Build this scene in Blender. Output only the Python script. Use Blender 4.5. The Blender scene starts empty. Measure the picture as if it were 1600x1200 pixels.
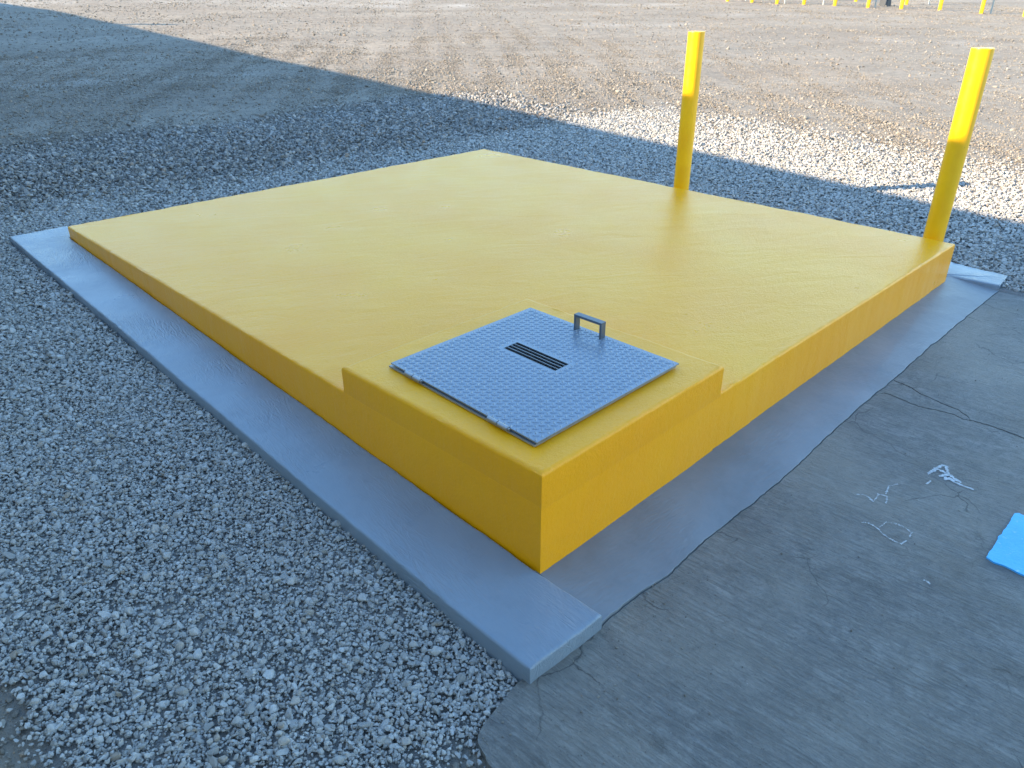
import bpy, bmesh, math, random
import numpy as np
from mathutils import Vector, Matrix, noise

scene = bpy.context.scene
col = scene.collection
random.seed(7)
rng = np.random.default_rng(11)

# ------------------------------------------------------------------ camera
CAM = Vector((-1.2943, -1.1894, 1.5624))
F_PX = 1174.364                       # focal length for a picture 1600 wide
cam_data = bpy.data.cameras.new('camera')
cam_data.sensor_width = 36.0
cam_data.lens = 36.0 * F_PX / 1600.0
cam_data.clip_start = 0.05
cam_data.clip_end = 2000.0
cam = bpy.data.objects.new('camera', cam_data)
col.objects.link(cam)
CAM_ROT = Matrix.Rotation(-0.7837052, 4, 'Z') @ Matrix.Rotation(1.0878224, 4, 'X') @ Matrix.Rotation(-0.0046851, 4, 'Z')
cam.matrix_world = Matrix.Translation(CAM) @ CAM_ROT
scene.camera = cam

# ------------------------------------------------------------------ light
SUN_DIR = Vector((2.41, -1.31, -1.239)).normalized()      # the way the light travels
SUN_EL = math.asin(-SUN_DIR.z)
SUN_AZ = math.atan2(-SUN_DIR.x, -SUN_DIR.y)
world = bpy.data.worlds.new('World')
scene.world = world
world.use_nodes = True
wn = world.node_tree
wn.nodes.clear()
sky = wn.nodes.new('ShaderNodeTexSky')
sky.sky_type = 'NISHITA'
sky.sun_disc = False
sky.sun_elevation = SUN_EL
sky.sun_rotation = SUN_AZ
sky.air_density = 1.7
sky.dust_density = 0.05
sky.ozone_density = 6.0
bg = wn.nodes.new('ShaderNodeBackground')
bg.inputs['Strength'].default_value = 0.14
wo = wn.nodes.new('ShaderNodeOutputWorld')
wn.links.new(sky.outputs[0], bg.inputs['Color'])
wn.links.new(bg.outputs[0], wo.inputs['Surface'])

sun_data = bpy.data.lights.new('sun', 'SUN')
sun_data.energy = 4.1
sun_data.angle = math.radians(0.53)
sun_data.color = (1.0, 0.80, 0.53)
sun = bpy.data.objects.new('sun', sun_data)
col.objects.link(sun)
sun.rotation_euler = SUN_DIR.to_track_quat('-Z', 'Y').to_euler()

scene.view_settings.view_transform = 'Standard'
scene.view_settings.look = 'None'
scene.view_settings.gamma = 1.0
scene.view_settings.use_curve_mapping = False
scene.view_settings.exposure = 2.05

# ------------------------------------------------------------------ helpers
def tag(o, label=None, cat=None, group=None, kind=None):
    if label: o['label'] = label
    if cat: o['category'] = cat
    if group: o['group'] = group
    if kind: o['kind'] = kind
    return o

def link(name, me, mat, parent=None):
    o = bpy.data.objects.new(name, me)
    if mat is not None:
        me.materials.append(mat)
    col.objects.link(o)
    o.parent = parent
    return o

def empty(name, loc):
    o = bpy.data.objects.new(name, None)
    o.empty_display_size = 0.1
    o.location = loc
    col.objects.link(o)
    return o

def build(name, bm, mat, parent=None, smooth=False, angle=None):
    bmesh.ops.recalc_face_normals(bm, faces=bm.faces)
    me = bpy.data.meshes.new(name)
    bm.to_mesh(me)
    bm.free()
    if smooth:
        for p in me.polygons:
            p.use_smooth = True
        for p in me.polygons:
            if p.loop_total > 60: p.use_smooth = False
        if angle is not None:
            me.set_sharp_from_angle(angle=math.radians(angle))
    return link(name, me, mat, parent)

def add_box(bm, lo, hi, bevel=0.0):
    vs = [bm.verts.new((x, y, z)) for x in (lo[0], hi[0]) for y in (lo[1], hi[1]) for z in (lo[2], hi[2])]
    idx = [(0, 1, 3, 2), (4, 6, 7, 5), (0, 4, 5, 1), (2, 3, 7, 6), (0, 2, 6, 4), (1, 5, 7, 3)]
    fs = [bm.faces.new([vs[i] for i in f]) for f in idx]
    if bevel > 0:
        es = list({e for f in fs for e in f.edges})
        bmesh.ops.bevel(bm, geom=es, offset=bevel, segments=2, affect='EDGES', profile=0.5)
    return vs

def add_tube(bm, a, b, r, n=24, cap=True, r2=None):
    a, b = Vector(a), Vector(b)
    d = (b - a).normalized()
    u = d.orthogonal().normalized()
    w = d.cross(u)
    r2 = r if r2 is None else r2
    A = [bm.verts.new(a + (u * math.cos(t) + w * math.sin(t)) * r) for t in [2 * math.pi * i / n for i in range(n)]]
    B = [bm.verts.new(b + (u * math.cos(t) + w * math.sin(t)) * r2) for t in [2 * math.pi * i / n for i in range(n)]]
    for i in range(n):
        bm.faces.new((A[i], A[(i + 1) % n], B[(i + 1) % n], B[i]))
    if cap:
        bm.faces.new(A[::-1]); bm.faces.new(B)
    return A, B

def nz(x, y, z=0.0, s=1.0):
    return noise.noise(Vector((x * s, y * s, z * s)))

# ------------------------------------------------------------------ materials
class NT:
    def __init__(self, name):
        self.m = bpy.data.materials.new(name)
        self.m.use_nodes = True
        self.t = self.m.node_tree
        self.t.nodes.clear()
        self.out = self.t.nodes.new('ShaderNodeOutputMaterial')
        self.b = self.t.nodes.new('ShaderNodeBsdfPrincipled')
        self.t.links.new(self.b.outputs[0], self.out.inputs['Surface'])
        self.geo = self.t.nodes.new('ShaderNodeNewGeometry')
    def set(self, k, v):
        s = self.b.inputs[k]
        if hasattr(v, 'is_linked'): self.t.links.new(v, s)
        else: s.default_value = v
    def pos(self, scale=(1, 1, 1), rot=(0, 0, 0)):
        src = self.geo.outputs['Position']
        for k, v in (('Rotation', rot), ('Scale', scale)):
            n = self.t.nodes.new('ShaderNodeMapping')
            n.inputs[k].default_value = v
            self.t.links.new(src, n.inputs['Vector'])
            src = n.outputs[0]
        return src
    def noise(self, vec, scale, detail=4, rough=0.55, dist=0.0):
        n = self.t.nodes.new('ShaderNodeTexNoise')
        n.inputs['Scale'].default_value = scale
        n.inputs['Detail'].default_value = detail
        n.inputs['Roughness'].default_value = rough
        n.inputs['Distortion'].default_value = dist
        self.t.links.new(vec, n.inputs['Vector'])
        return n.outputs['Fac']
    def voronoi(self, vec, scale, feature='F1', rnd=1.0, out='Distance'):
        n = self.t.nodes.new('ShaderNodeTexVoronoi')
        n.feature = feature
        n.inputs['Scale'].default_value = scale
        n.inputs['Randomness'].default_value = rnd
        self.t.links.new(vec, n.inputs['Vector'])
        return n.outputs[out]
    def ramp(self, fac, stops):
        n = self.t.nodes.new('ShaderNodeValToRGB')
        e = n.color_ramp.elements
        while len(e) < len(stops): e.new(0.5)
        for i, (p, c) in enumerate(stops):
            e[i].position = p
            e[i].color = (c, c, c, 1) if isinstance(c, (int, float)) else (*c, 1)
        self.t.links.new(fac, n.inputs[0])
        return n.outputs[0]
    def mix(self, fac, a, b, mode='MIX'):
        n = self.t.nodes.new('ShaderNodeMix')
        n.data_type = 'RGBA'
        n.blend_type = mode
        for s, v in ((n.inputs[0], fac), (n.inputs[6], a), (n.inputs[7], b)):
            if hasattr(v, 'is_linked'): self.t.links.new(v, s)
            elif isinstance(v, (int, float)): s.default_value = v
            else: s.default_value = (*v, 1)
        return n.outputs[2]
    def math(self, op, a, b=0.0, c=0.0):
        n = self.t.nodes.new('ShaderNodeMath')
        n.operation = op
        for s, v in zip(n.inputs, (a, b, c)):
            if hasattr(v, 'is_linked'): self.t.links.new(v, s)
            else: s.default_value = v
        return n.outputs[0]
    def bump(self, h, strength, dist, prev=None):
        n = self.t.nodes.new('ShaderNodeBump')
        n.inputs['Strength'].default_value = strength
        n.inputs['Distance'].default_value = dist
        self.t.links.new(h, n.inputs['Height'])
        if prev is not None: self.t.links.new(prev, n.inputs['Normal'])
        return n.outputs[0]
    def attr(self, name):
        n = self.t.nodes.new('ShaderNodeAttribute')
        n.attribute_name = name
        return n

def mat_yellow():
    m = NT('yellow_paint')
    p = m.pos()
    blot = m.noise(p, 1.3, 4, 0.6)
    c = m.mix(m.ramp(blot, [(0.3, 0.0), (0.7, 1.0)]), (0.96, 0.365, 0.001), (0.98, 0.415, 0.001))
    fine = m.noise(p, 22, 5, 0.65)
    c = m.mix(m.ramp(fine, [(0.35, 0.08), (0.6, 0.0)]), c, (0.74, 0.31, 0.002))
    dust = m.noise(m.pos((1, 1, 4)), 5, 6, 0.7)
    c = m.mix(m.ramp(dust, [(0.58, 0.0), (0.8, 0.02)]), c, (0.50, 0.42, 0.22))
    sp = m.math('MULTIPLY', m.ramp(m.voronoi(p, 17), [(0.0, 1.0), (0.05, 0.0)]), m.ramp(m.noise(p, 2.1, 3, 0.6), [(0.52, 0.0), (0.60, 0.8)]))
    c = m.mix(sp, c, (0.20, 0.13, 0.04))
    m.set('Base Color', c)
    trow = m.noise(m.pos((1.0, 2.6, 1.0), (0, 0, 0.5)), 2.2, 3, 0.5, 1.2)
    m.set('Roughness', m.ramp(m.noise(p, 3.1, 5, 0.6), [(0.3, 0.27), (0.7, 0.35)]))
    m.set('Specular IOR Level', 0.5)
    n = m.bump(trow, 0.35, 0.012)
    n = m.bump(m.ramp(m.noise(m.pos((1, 3.5, 1), (0, 0, -0.5)), 6, 4, 0.55, 1.5), [(0.47, 0.0), (0.53, 1.0)]), 0.10, 0.003, n)
    n = m.bump(m.noise(p, 34, 5, 0.65), 0.20, 0.004, n)
    n = m.bump(m.noise(p, 85, 5, 0.7), 0.55, 0.004, n)
    m.set('Normal', n)
    m.set('IOR', 1.38)
    return m.m

def mat_grey(name, c0, c1, rough, brush_dir, brush=0.5):
    m = NT(name)
    p = m.pos()
    c = m.mix(m.ramp(m.noise(p, 2.3, 5, 0.65), [(0.3, 0.0), (0.7, 1.0)]), c0, c1)
    c = m.mix(m.ramp(m.noise(p, 14, 5, 0.7), [(0.55, 0.0), (0.8, 0.35)]), c, tuple(v * 0.7 for v in c0))
    m.set('Base Color', c)
    m.set('Roughness', m.ramp(m.noise(p, 5, 4, 0.6), [(0.3, rough - 0.05), (0.7, rough + 0.08)]))
    sc = (42, 9.0, 45) if brush_dir == 'y' else (9.0, 42, 45)
    wv = m.noise(m.pos(sc, (0, 0, 0.12)), 1.0, 3, 0.5, 2.6)
    mask = m.ramp(m.noise(p, 2.7, 3, 0.5), [(0.42, 0.04), (0.66, 1.0)])
    n = m.bump(m.math('MULTIPLY', wv, mask), brush, 0.006)
    n = m.bump(m.noise(p, 6, 4, 0.6), 0.3, 0.012, n)
    n = m.bump(m.noise(p, 150, 3, 0.6), 0.22, 0.0015, n)
    m.set('Normal', n)
    return m.m

def mat_concrete():
    m = NT('bare_concrete')
    p = m.pos()
    R_ = (0, 0, -0.07)
    broom = m.noise(m.pos((70, 10, 9), R_), 1.0, 6, 0.72, 1.6)
    broad = m.noise(m.pos((6, 2.6, 2), R_), 1.0, 7, 0.74, 0.8)
    patch = m.noise(p, 3.4, 6, 0.7, 0.4)
    c = m.mix(m.ramp(broad, [(0.32, 0.0), (0.68, 1.0)]), (0.130, 0.127, 0.121), (0.300, 0.284, 0.258))
    c = m.mix(m.math('MULTIPLY', m.ramp(broom, [(0.36, 0.8), (0.54, 0.0)]), m.ramp(patch, [(0.35, 0.25), (0.6, 1.0)])), c, (0.075, 0.078, 0.082))
    c = m.mix(m.ramp(broom, [(0.60, 0.0), (0.78, 0.35)]), c, (0.34, 0.335, 0.32))
    c = m.mix(m.ramp(m.noise(p, 30, 5, 0.75), [(0.36, 0.6), (0.54, 0.0)]), c, (0.115, 0.114, 0.112))
    stain = m.noise(p, 2.6, 6, 0.66, 0.6)
    c = m.mix(m.ramp(stain, [(0.52, 0.0), (0.70, 0.6)]), c, (0.150, 0.130, 0.104))
    c = m.mix(m.ramp(m.noise(p, 1.1, 4, 0.6), [(0.46, 0.0), (0.68, 0.55)]), c, (0.32, 0.285, 0.235))
    c = m.mix(m.ramp(m.noise(p, 5.5, 6, 0.75, 0.8), [(0.55, 0.0), (0.70, 0.55)]), c, (0.085, 0.080, 0.073))
    cv_ = m.t.nodes.new('ShaderNodeMix'); cv_.data_type = 'VECTOR'; cv_.inputs[0].default_value = 0.10
    nn = m.t.nodes.new('ShaderNodeTexNoise'); nn.inputs['Scale'].default_value = 7; nn.inputs['Detail'].default_value = 5
    m.t.links.new(p, nn.inputs['Vector']); m.t.links.new(p, cv_.inputs[4]); m.t.links.new(nn.outputs['Color'], cv_.inputs[5])
    crk = m.ramp(m.voronoi(cv_.outputs[1], 2.6, 'DISTANCE_TO_EDGE'), [(0.0, 1.0), (0.006, 0.0)])
    crk = m.math('MULTIPLY', crk, m.ramp(m.noise(p, 1.9, 3, 0.5), [(0.52, 0.0), (0.58, 0.9)]))
    c = m.mix(crk, c, (0.04, 0.038, 0.035))
    speck = m.voronoi(p, 60)
    sp_m = m.math('MULTIPLY', m.ramp(speck, [(0.0, 1.0), (0.16, 0.0)]), m.ramp(m.noise(p, 9, 2, 0.5), [(0.50, 0.0), (0.62, 1.0)]))
    c = m.mix(sp_m, c, (0.055, 0.053, 0.050))
    wsp = m.math('MULTIPLY', m.ramp(m.voronoi(m.pos((1, 1, 1), (0, 0, 0.6)), 40), [(0.0, 1.0), (0.07, 0.0)]), m.ramp(m.noise(p, 13, 2, 0.5), [(0.60, 0.0), (0.66, 1.0)]))
    c = m.mix(wsp, c, (0.60, 0.60, 0.58))
    m.set('Base Color', c)
    m.set('Roughness', m.ramp(broad, [(0.3, 0.55), (0.7, 0.78)]))
    n = m.bump(broom, 1.0, 0.011)
    n = m.bump(m.ramp(m.noise(m.pos((60, 14, 6), R_), 1.0, 5, 0.75), [(0.30, 0.0), (0.42, 1.0)]), 0.5, 0.003, n)
    n = m.bump(m.noise(p, 9, 5, 0.65), 0.35, 0.01, n)
    n = m.bump(m.noise(p, 75, 5, 0.75), 0.75, 0.005, n)
    m.set('Normal', n)
    return m.m

def mat_ground():
    m = NT('dirt_and_gravel_ground')
    p = m.pos()
    # long wheel-worn bands run roughly away to the right
    band = m.noise(m.pos((0.10, 0.62, 0.0), (0, 0, 0.28)), 1.0, 5, 0.62, 0.3)
    blot = m.noise(p, 0.5, 6, 0.65)
    dirt = m.mix(m.ramp(band, [(0.32, 0.0), (0.68, 1.0)]), (0.205, 0.177, 0.143), (0.315, 0.281, 0.232))
    dirt = m.mix(m.ramp(blot, [(0.42, 0.0), (0.7, 0.55)]), dirt, (0.238, 0.200, 0.160))
    dirt = m.mix(m.ramp(m.noise(p, 7, 6, 0.72), [(0.36, 0.55), (0.6, 0.0)]), dirt, (0.115, 0.100, 0.085))
    v = m.voronoi(p, 26, out='Color')
    pebble = m.ramp(m.voronoi(p, 26), [(0.0, 1.0), (0.34, 0.0)])
    pc = m.mix(v, (0.15, 0.133, 0.112), (0.33, 0.302, 0.26))
    dirt = m.mix(m.math('MULTIPLY', pebble, m.ramp(m.noise(p, 2.4, 4, 0.6), [(0.40, 0.15), (0.6, 0.9)])), dirt, pc)
    dirt = m.mix(m.math('MULTIPLY', m.math('MULTIPLY', m.attr('dust_track').outputs['Fac'], m.ramp(m.noise(p, 2.2, 5, 0.7), [(0.35, 0.2), (0.6, 1.0)])), 0.6), dirt, (0.44, 0.42, 0.385))
    grav = m.mix(m.noise(p, 40, 4, 0.7), (0.17, 0.162, 0.152), (0.36, 0.345, 0.325))
    fines = m.ramp(m.voronoi(p, 130), [(0.0, 1.0), (0.5, 0.0)])
    grav = m.mix(fines, m.mix(0.5, grav, (0.11, 0.104, 0.095)), grav)
    c = m.mix(m.attr('gravel').outputs['Fac'], dirt, grav)
    m.set('Base Color', c)
    m.set('Roughness', 0.92)
    m.set('Specular IOR Level', 0.25)
    n = m.bump(m.noise(p, 3, 6, 0.7), 0.5, 0.06)
    n = m.bump(pebble, 0.55, 0.016, n)
    n = m.bump(fines, 0.6, 0.006, n)
    n = m.bump(m.noise(p, 60, 4, 0.7), 0.5, 0.008, n)
    m.set('Normal', n)
    return m.m

def mat_stone(name, lo, mid, hi, brown=(0.30, 0.215, 0.15)):
    m = NT(name)
    oi = m.t.nodes.new('ShaderNodeObjectInfo')
    c = m.ramp(oi.outputs['Random'], [(0.0, lo), (0.45, mid), (0.92, hi), (1.0, brown)])
    p = m.pos()
    c = m.mix(m.ramp(m.noise(p, 90, 5, 0.7), [(0.35, 0.45), (0.65, 0.0)]), c, tuple(v * 0.55 for v in mid))
    m.set('Base Color', c)
    m.set('Roughness', 0.82)
    m.set('Specular IOR Level', 0.35)
    m.set('Normal', m.bump(m.noise(p, 220, 3, 0.65), 0.5, 0.002))
    return m.m

def mat_metal_paint(name, c, rough, metallic=0.0, spots=0.25):
    m = NT(name)
    p = m.pos()
    k = m.mix(m.ramp(m.noise(p, 16, 6, 0.7), [(0.45, 0.0), (0.8, spots)]), c, tuple(v * 0.55 for v in c))
    m.set('Base Color', k)
    m.set('Metallic', metallic)
    m.set('Roughness', m.ramp(m.noise(p, 24, 4, 0.6), [(0.3, rough - 0.06), (0.7, rough + 0.08)]))
    m.set('Normal', m.bump(m.noise(p, 60, 3, 0.6), 0.12, 0.002))
    return m.m

def mat_plain(name, c, rough=0.8, var=0.25, scale=12):
    m = NT(name)
    p = m.pos()
    m.set('Base Color', m.mix(m.ramp(m.noise(p, scale, 5, 0.65), [(0.35, 0.0), (0.7, 1.0)]), tuple(v * (1 - var) for v in c), c))
    m.set('Roughness', rough)
    m.set('Normal', m.bump(m.noise(p, scale * 6, 4, 0.6), 0.3, 0.003))
    return m.m

def mat_bollard():
    m = NT('bollard_yellow_paint')
    p = m.pos()
    c = m.mix(m.ramp(m.noise(p, 9, 5, 0.65), [(0.35, 0.0), (0.7, 1.0)]), (0.90, 0.45, 0.002), (0.96, 0.52, 0.003))
    chip = m.ramp(m.voronoi(p, 34), [(0.0, 1.0), (0.13, 0.0)])
    chip = m.math('MULTIPLY', chip, m.ramp(m.noise(p, 6, 3, 0.6), [(0.56, 0.0), (0.64, 1.0)]))
    c = m.mix(chip, c, (0.16, 0.10, 0.05))
    m.set('Base Color', c)
    m.set('Roughness', m.ramp(m.noise(p, 20, 4, 0.6), [(0.3, 0.30), (0.7, 0.46)]))
    m.set('Normal', m.bump(m.noise(p, 50, 3, 0.6), 0.15, 0.003))
    return m.m

M_YEL = mat_yellow()
M_STRIP = mat_grey('grey_floor_paint', (0.19, 0.232, 0.275), (0.23, 0.275, 0.32), 0.32, 'y', 0.9)
M_APRON = mat_grey('grey_floor_paint_worn', (0.155, 0.17, 0.185), (0.215, 0.232, 0.25), 0.42, 'x', 0.35)
M_CONC = mat_concrete()
M_GROUND = mat_ground()
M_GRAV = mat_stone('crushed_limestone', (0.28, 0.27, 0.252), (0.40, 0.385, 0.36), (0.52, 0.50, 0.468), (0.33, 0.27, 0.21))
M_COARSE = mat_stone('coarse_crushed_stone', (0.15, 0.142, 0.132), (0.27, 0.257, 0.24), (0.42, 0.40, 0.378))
M_LOOSE = mat_stone('loose_dirt_stone', (0.15, 0.129, 0.105), (0.235, 0.207, 0.172), (0.335, 0.302, 0.256))
M_STEEL = mat_metal_paint('grey_painted_steel', (0.24, 0.28, 0.335), 0.28, 0.35)
M_STEEL_D = mat_metal_paint('galvanised_steel', (0.33, 0.345, 0.36), 0.38, 0.6)
M_HANDLE = mat_metal_paint('dark_handle_steel', (0.12, 0.14, 0.165), 0.36, 0.3)
M_PIT = mat_plain('shade_dark_pit_concrete', (0.03, 0.028, 0.03), 0.9)  # dirty concrete, with the shaft's inner shade put into its near-black colour
M_BOL = mat_bollard()
def mat_blue():
    m = NT('blue_line_paint')
    p = m.pos()
    c = m.mix(m.ramp(m.noise(p, 9, 5, 0.65), [(0.3, 0.0), (0.7, 1.0)]), (0.06, 0.40, 0.78), (0.10, 0.50, 0.88))
    c = m.mix(m.ramp(m.noise(p, 26, 6, 0.75), [(0.58, 0.0), (0.68, 0.7)]), c, (0.50, 0.66, 0.78))
    c = m.mix(m.ramp(m.noise(m.pos((1, 1, 1), (0, 0, 1.0)), 40, 6, 0.8), [(0.64, 0.0), (0.70, 0.8)]), c, (0.16, 0.16, 0.16))
    m.set('Base Color', c)
    m.set('Roughness', 0.5)
    m.set('Normal', m.bump(m.noise(p, 90, 4, 0.65), 0.5, 0.003))
    return m.m
M_BLUE = mat_blue()
M_CHALK = mat_plain('white_paint_drip', (0.68, 0.68, 0.67), 0.8, 0.5, 90)
M_POST = mat_metal_paint('grey_post_metal', (0.34, 0.36, 0.37), 0.45, 0.5)

# ------------------------------------------------------------------ terrain
def ground_z(x, y):
    """gentle rise away from the pavement; arrays in, arrays out"""
    x = np.asarray(x, float); y = np.asarray(y, float)
    yy = np.where(y > 0, y, y * 0.6)
    yy = np.where(yy > 45, 45 + (yy - 45) * 0.35, yy)
    xx = np.clip(x, -60, 60)
    z = -0.065 + 0.015 * xx + 0.055 * yy
    w = np.clip((y - 4.6) / 2.0, 0, 1) * 1.0 + np.clip((x - 5.0) / 3.0, 0, 1)
    w = np.clip(w, 0, 1)
    z = z + w * (0.012 * np.sin(x * 0.9 + 0.6 * y) + 0.010 * np.sin(1.7 * y - 0.5 * x + 1.0) + 0.007 * np.sin(2.9 * x + 1.3 * y))
    z = z - 0.13 * np.clip((-0.10 - y) / 0.1, 0, 1) * np.clip((x + 0.3) / 0.1, 0, 1) * np.clip((3.7 - x) / 0.1, 0, 1)
    # low windrow of coarse stone behind the platform
    ridge_y = 5.95 - 0.09 * x
    z = z + 0.03 * np.exp(-((y - ridge_y) / 0.55) ** 2) * np.clip((x + 1.5) / 1.0, 0, 1) * np.clip((5.0 - x) / 1.5, 0, 1)
    return z

def wob(x, y, s):
    return (np.sin(x * 1.9 * s + 1.1) * np.cos(y * 2.3 * s + 0.4) + 0.6 * np.sin(x * 4.1 * s - y * 3.3 * s + 2.0)) / 1.6

def gravel_mask(x, y):
    """1 where the clean crushed gravel lies"""
    e = 0.16 * wob(x, y, 1.0) + 0.07 * wob(x, y, 3.1)
    m = ((y < 4.98 - 0.07 * x + e) & (x < 7.2 + 0.9 * e - 0.05 * y) & (x > -1.36 + 0.06 * wob(x, y, 3.0) + np.clip(0.10 * (y - 0.75), 0, 0.0)))
    m &= ~((x < -1.235 + 0.05 * wob(x * 2, y * 2, 3.0)) & (y < 0.74 + 0.03 * wob(x, y, 4.0)))
    m &= ~((x < -0.485) & (y < -0.235 + 0.02 * wob(x, y, 5)))
    m |= (x < -1.25) & (y > 0.8) & (y < 5.2)
    return m

def coarse_mask(x, y):
    e = 0.25 * wob(x, y, 0.8) + 0.1 * wob(x, y, 2.7)
    return (y >= 4.9 - 0.07 * x) & (y < 6.95 - 0.10 * x + e) & (x < 5.6) & (x > -4)

ax = np.concatenate([-np.geomspace(300, 6, 26), np.arange(-5.9, 14, 0.1), np.geomspace(14, 400, 60)])
ay = np.concatenate([-np.geomspace(300, 4, 26), np.arange(-3.9, 16, 0.1), np.geomspace(16, 400, 60)])
GX, GY = np.meshgrid(ax, ay)
GZ = ground_z(GX, GY)
GZ = GZ + 0.006 * wob(GX, GY, 2.3)
nxn, nyn = len(ax), len(ay)
gv = np.stack([GX.ravel(), GY.ravel(), GZ.ravel()], 1)
ii, jj = np.meshgrid(np.arange(nxn - 1), np.arange(nyn - 1))
a = (jj * nxn + ii).ravel()
gf = np.stack([a, a + 1, a + 1 + nxn, a + nxn], 1)
gme = bpy.data.meshes.new('ground')
gme.vertices.add(len(gv)); gme.vertices.foreach_set('co', gv.ravel())
gme.loops.add(gf.size); gme.loops.foreach_set('vertex_index', gf.ravel())
gme.polygons.add(len(gf))
gme.polygons.foreach_set('loop_start', np.arange(0, gf.size, 4))
gme.update(calc_edges=True)
gme.polygons.foreach_set('use_smooth', np.ones(len(gf), bool))
ga = gme.attributes.new('gravel', 'FLOAT', 'POINT')
gm = (gravel_mask(GX, GY) | coarse_mask(GX, GY)).astype(float)
ga.data.foreach_set('value', gm.ravel())
tr = np.zeros_like(GX)
for (xa, ya_, xb, yb_, w_) in ((-2.0, 11.33, 4.6, 9.43, 0.16), (-1.0, 7.0, 4.6, 6.35, 0.17), (13.2, 12.2, 17.4, 10.3, 0.30), (7.3, 16.8, 9.3, 15.7, 0.25), (16.8, 6.7, 19.0, 4.2, 0.35), (20, 12.5, 25, 8.0, 0.4), (10, 20, 24, 14.5, 0.45), (4, 24, 16, 19.5, 0.5)):
    dx_, dy_ = xb - xa, yb_ - ya_
    L_ = math.hypot(dx_, dy_)
    t_ = ((GX - xa) * dx_ + (GY - ya_) * dy_) / L_
    d_ = (-(GX - xa) * dy_ + (GY - ya_) * dx_) / L_ + 0.25 * w_ * wob(GX, GY, 1.4)
    tr = np.maximum(tr, np.exp(-(d_ / w_) ** 2) * np.clip(t_ / 0.8, 0, 1) * np.clip((L_ - t_) / 0.8, 0, 1) * np.clip(0.75 + 0.5 * wob(GX, GY, 1.0), 0, 1))
ta = gme.attributes.new('dust_track', 'FLOAT', 'POINT')
ta.data.foreach_set('value', tr.ravel())
ground = link('ground', gme, M_GROUND)
tag(ground, kind='structure')

# ------------------------------------------------------------------ bare concrete pavement, broken by two cracks
def conc_z(x, y):
    return -0.055 + 0.008 * x

def jag(path, amp, step, seed):
    out = []
    for (x0, y0), (x1, y1) in zip(path[:-1], path[1:]):
        L = math.hypot(x1 - x0, y1 - y0)
        n = max(1, int(L / step))
        nx, ny = -(y1 - y0) / L, (x1 - x0) / L
        for i in range(n):
            t = i / n
            x, y = x0 + (x1 - x0) * t, y0 + (y1 - y0) * t
            k = amp * (nz(x * 1.0, y * 1.0, seed, 14) + 0.6 * nz(x, y, seed, 47)) if i else 0.0
            out.append((x + nx * k, y + ny * k))
    out.append(path[-1])
    return out

joint = [(3.739, -0.258), (3.251, -0.252), (2.597, -0.244), (2.12, -0.252), (1.916, -0.247), (1.5, -0.250), (1.156, -0.262),
         (0.905, -0.264), (0.547, -0.250), (0.294, -0.258), (0.204, -0.246), (0.094, -0.242), (0.004, -0.243)]
crack1 = [(1.916, -0.20), (1.967, -0.273), (1.954, -0.41), (1.974, -0.533), (1.963, -0.599), (1.98, -0.631), (1.98, -0.727),
          (1.969, -0.822), (1.99, -1.3), (1.95, -2.2), (2.0, -5.0)]
crack2 = [(2.12, -0.20), (2.086, -0.362), (2.042, -0.485), (2.034, -0.557), (2.009, -0.593), (1.974, -0.618)]
crack1[0] = (1.916, -0.251); crack2[0] = (2.12, -0.256)
c1 = jag(crack1, 0.012, 0.012, 3.0)
c2 = jag(crack2, 0.011, 0.012, 5.0)
jr = jag(joint[::-1], 0.0045, 0.012, 2.0)              # ragged line where the painted apron meets the bare concrete
edge = [(x, y - 0.004 - 0.002 * nz(x, 3.0, 0, 9)) for x, y in jr]
edge_a = [q for q in edge if q[0] < 1.910]
edge_b = [q for q in edge if 1.922 < q[0] < 2.112]
edge_c = [q for q in edge if q[0] > 2.128]
def curve(path, n=5):
    out = []
    for i in range(len(path) - 1):
        p0, p1, p2, p3 = [Vector(path[max(0, min(len(path) - 1, i + k))]) for k in (-1, 0, 1, 2)]
        for j in range(n):
            t = j / n
            q = 0.5 * ((2 * p1) + (p2 - p0) * t + (2 * p0 - 5 * p1 + 4 * p2 - p3) * t * t + (3 * p1 - p0 - 3 * p2 + p3) * t ** 3)
            out.append((q.x, q.y))
    return out + [path[-1]]
rim = jag(curve([(-0.20, -0.215), (-0.295, -0.212), (-0.36, -0.223), (-0.45, -0.240), (-0.494, -0.262), (-0.510, -0.307), (-0.522, -0.345),
           (-0.56, -0.6), (-0.58, -1.3), (-0.7, -5.0)]), 0.005, 0.02, 8.0)
pave = empty('concrete_pavement', (0, 0, 0))
tag(pave, kind='structure')

def panel(poly, parent, mat, name='panel', zf=conc_z, depth=0.09, bevel=0.004):
    bm = bmesh.new()
    vs = [bm.verts.new((x, y, zf(x, y))) for x, y in poly]
    f = bm.faces.new(vs)
    bm.normal_update()
    if f.normal.z < 0:
        f.normal_flip()
    ret = bmesh.ops.inset_region(bm, faces=[f], thickness=bevel, depth=0.0)
    inner = f
    rim_v = [v for v in bm.verts if v not in set(inner.verts)]
    for v in rim_v:
        v.co.z -= bevel * 0.8
    be = [e for e in bm.edges if e.is_boundary]
    ex = bmesh.ops.extrude_edge_only(bm, edges=be)
    for v in [g for g in ex['geom'] if isinstance(g, bmesh.types.BMVert)]:
        v.co.z -= depth
    return build(name, bm, mat, parent)

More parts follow.
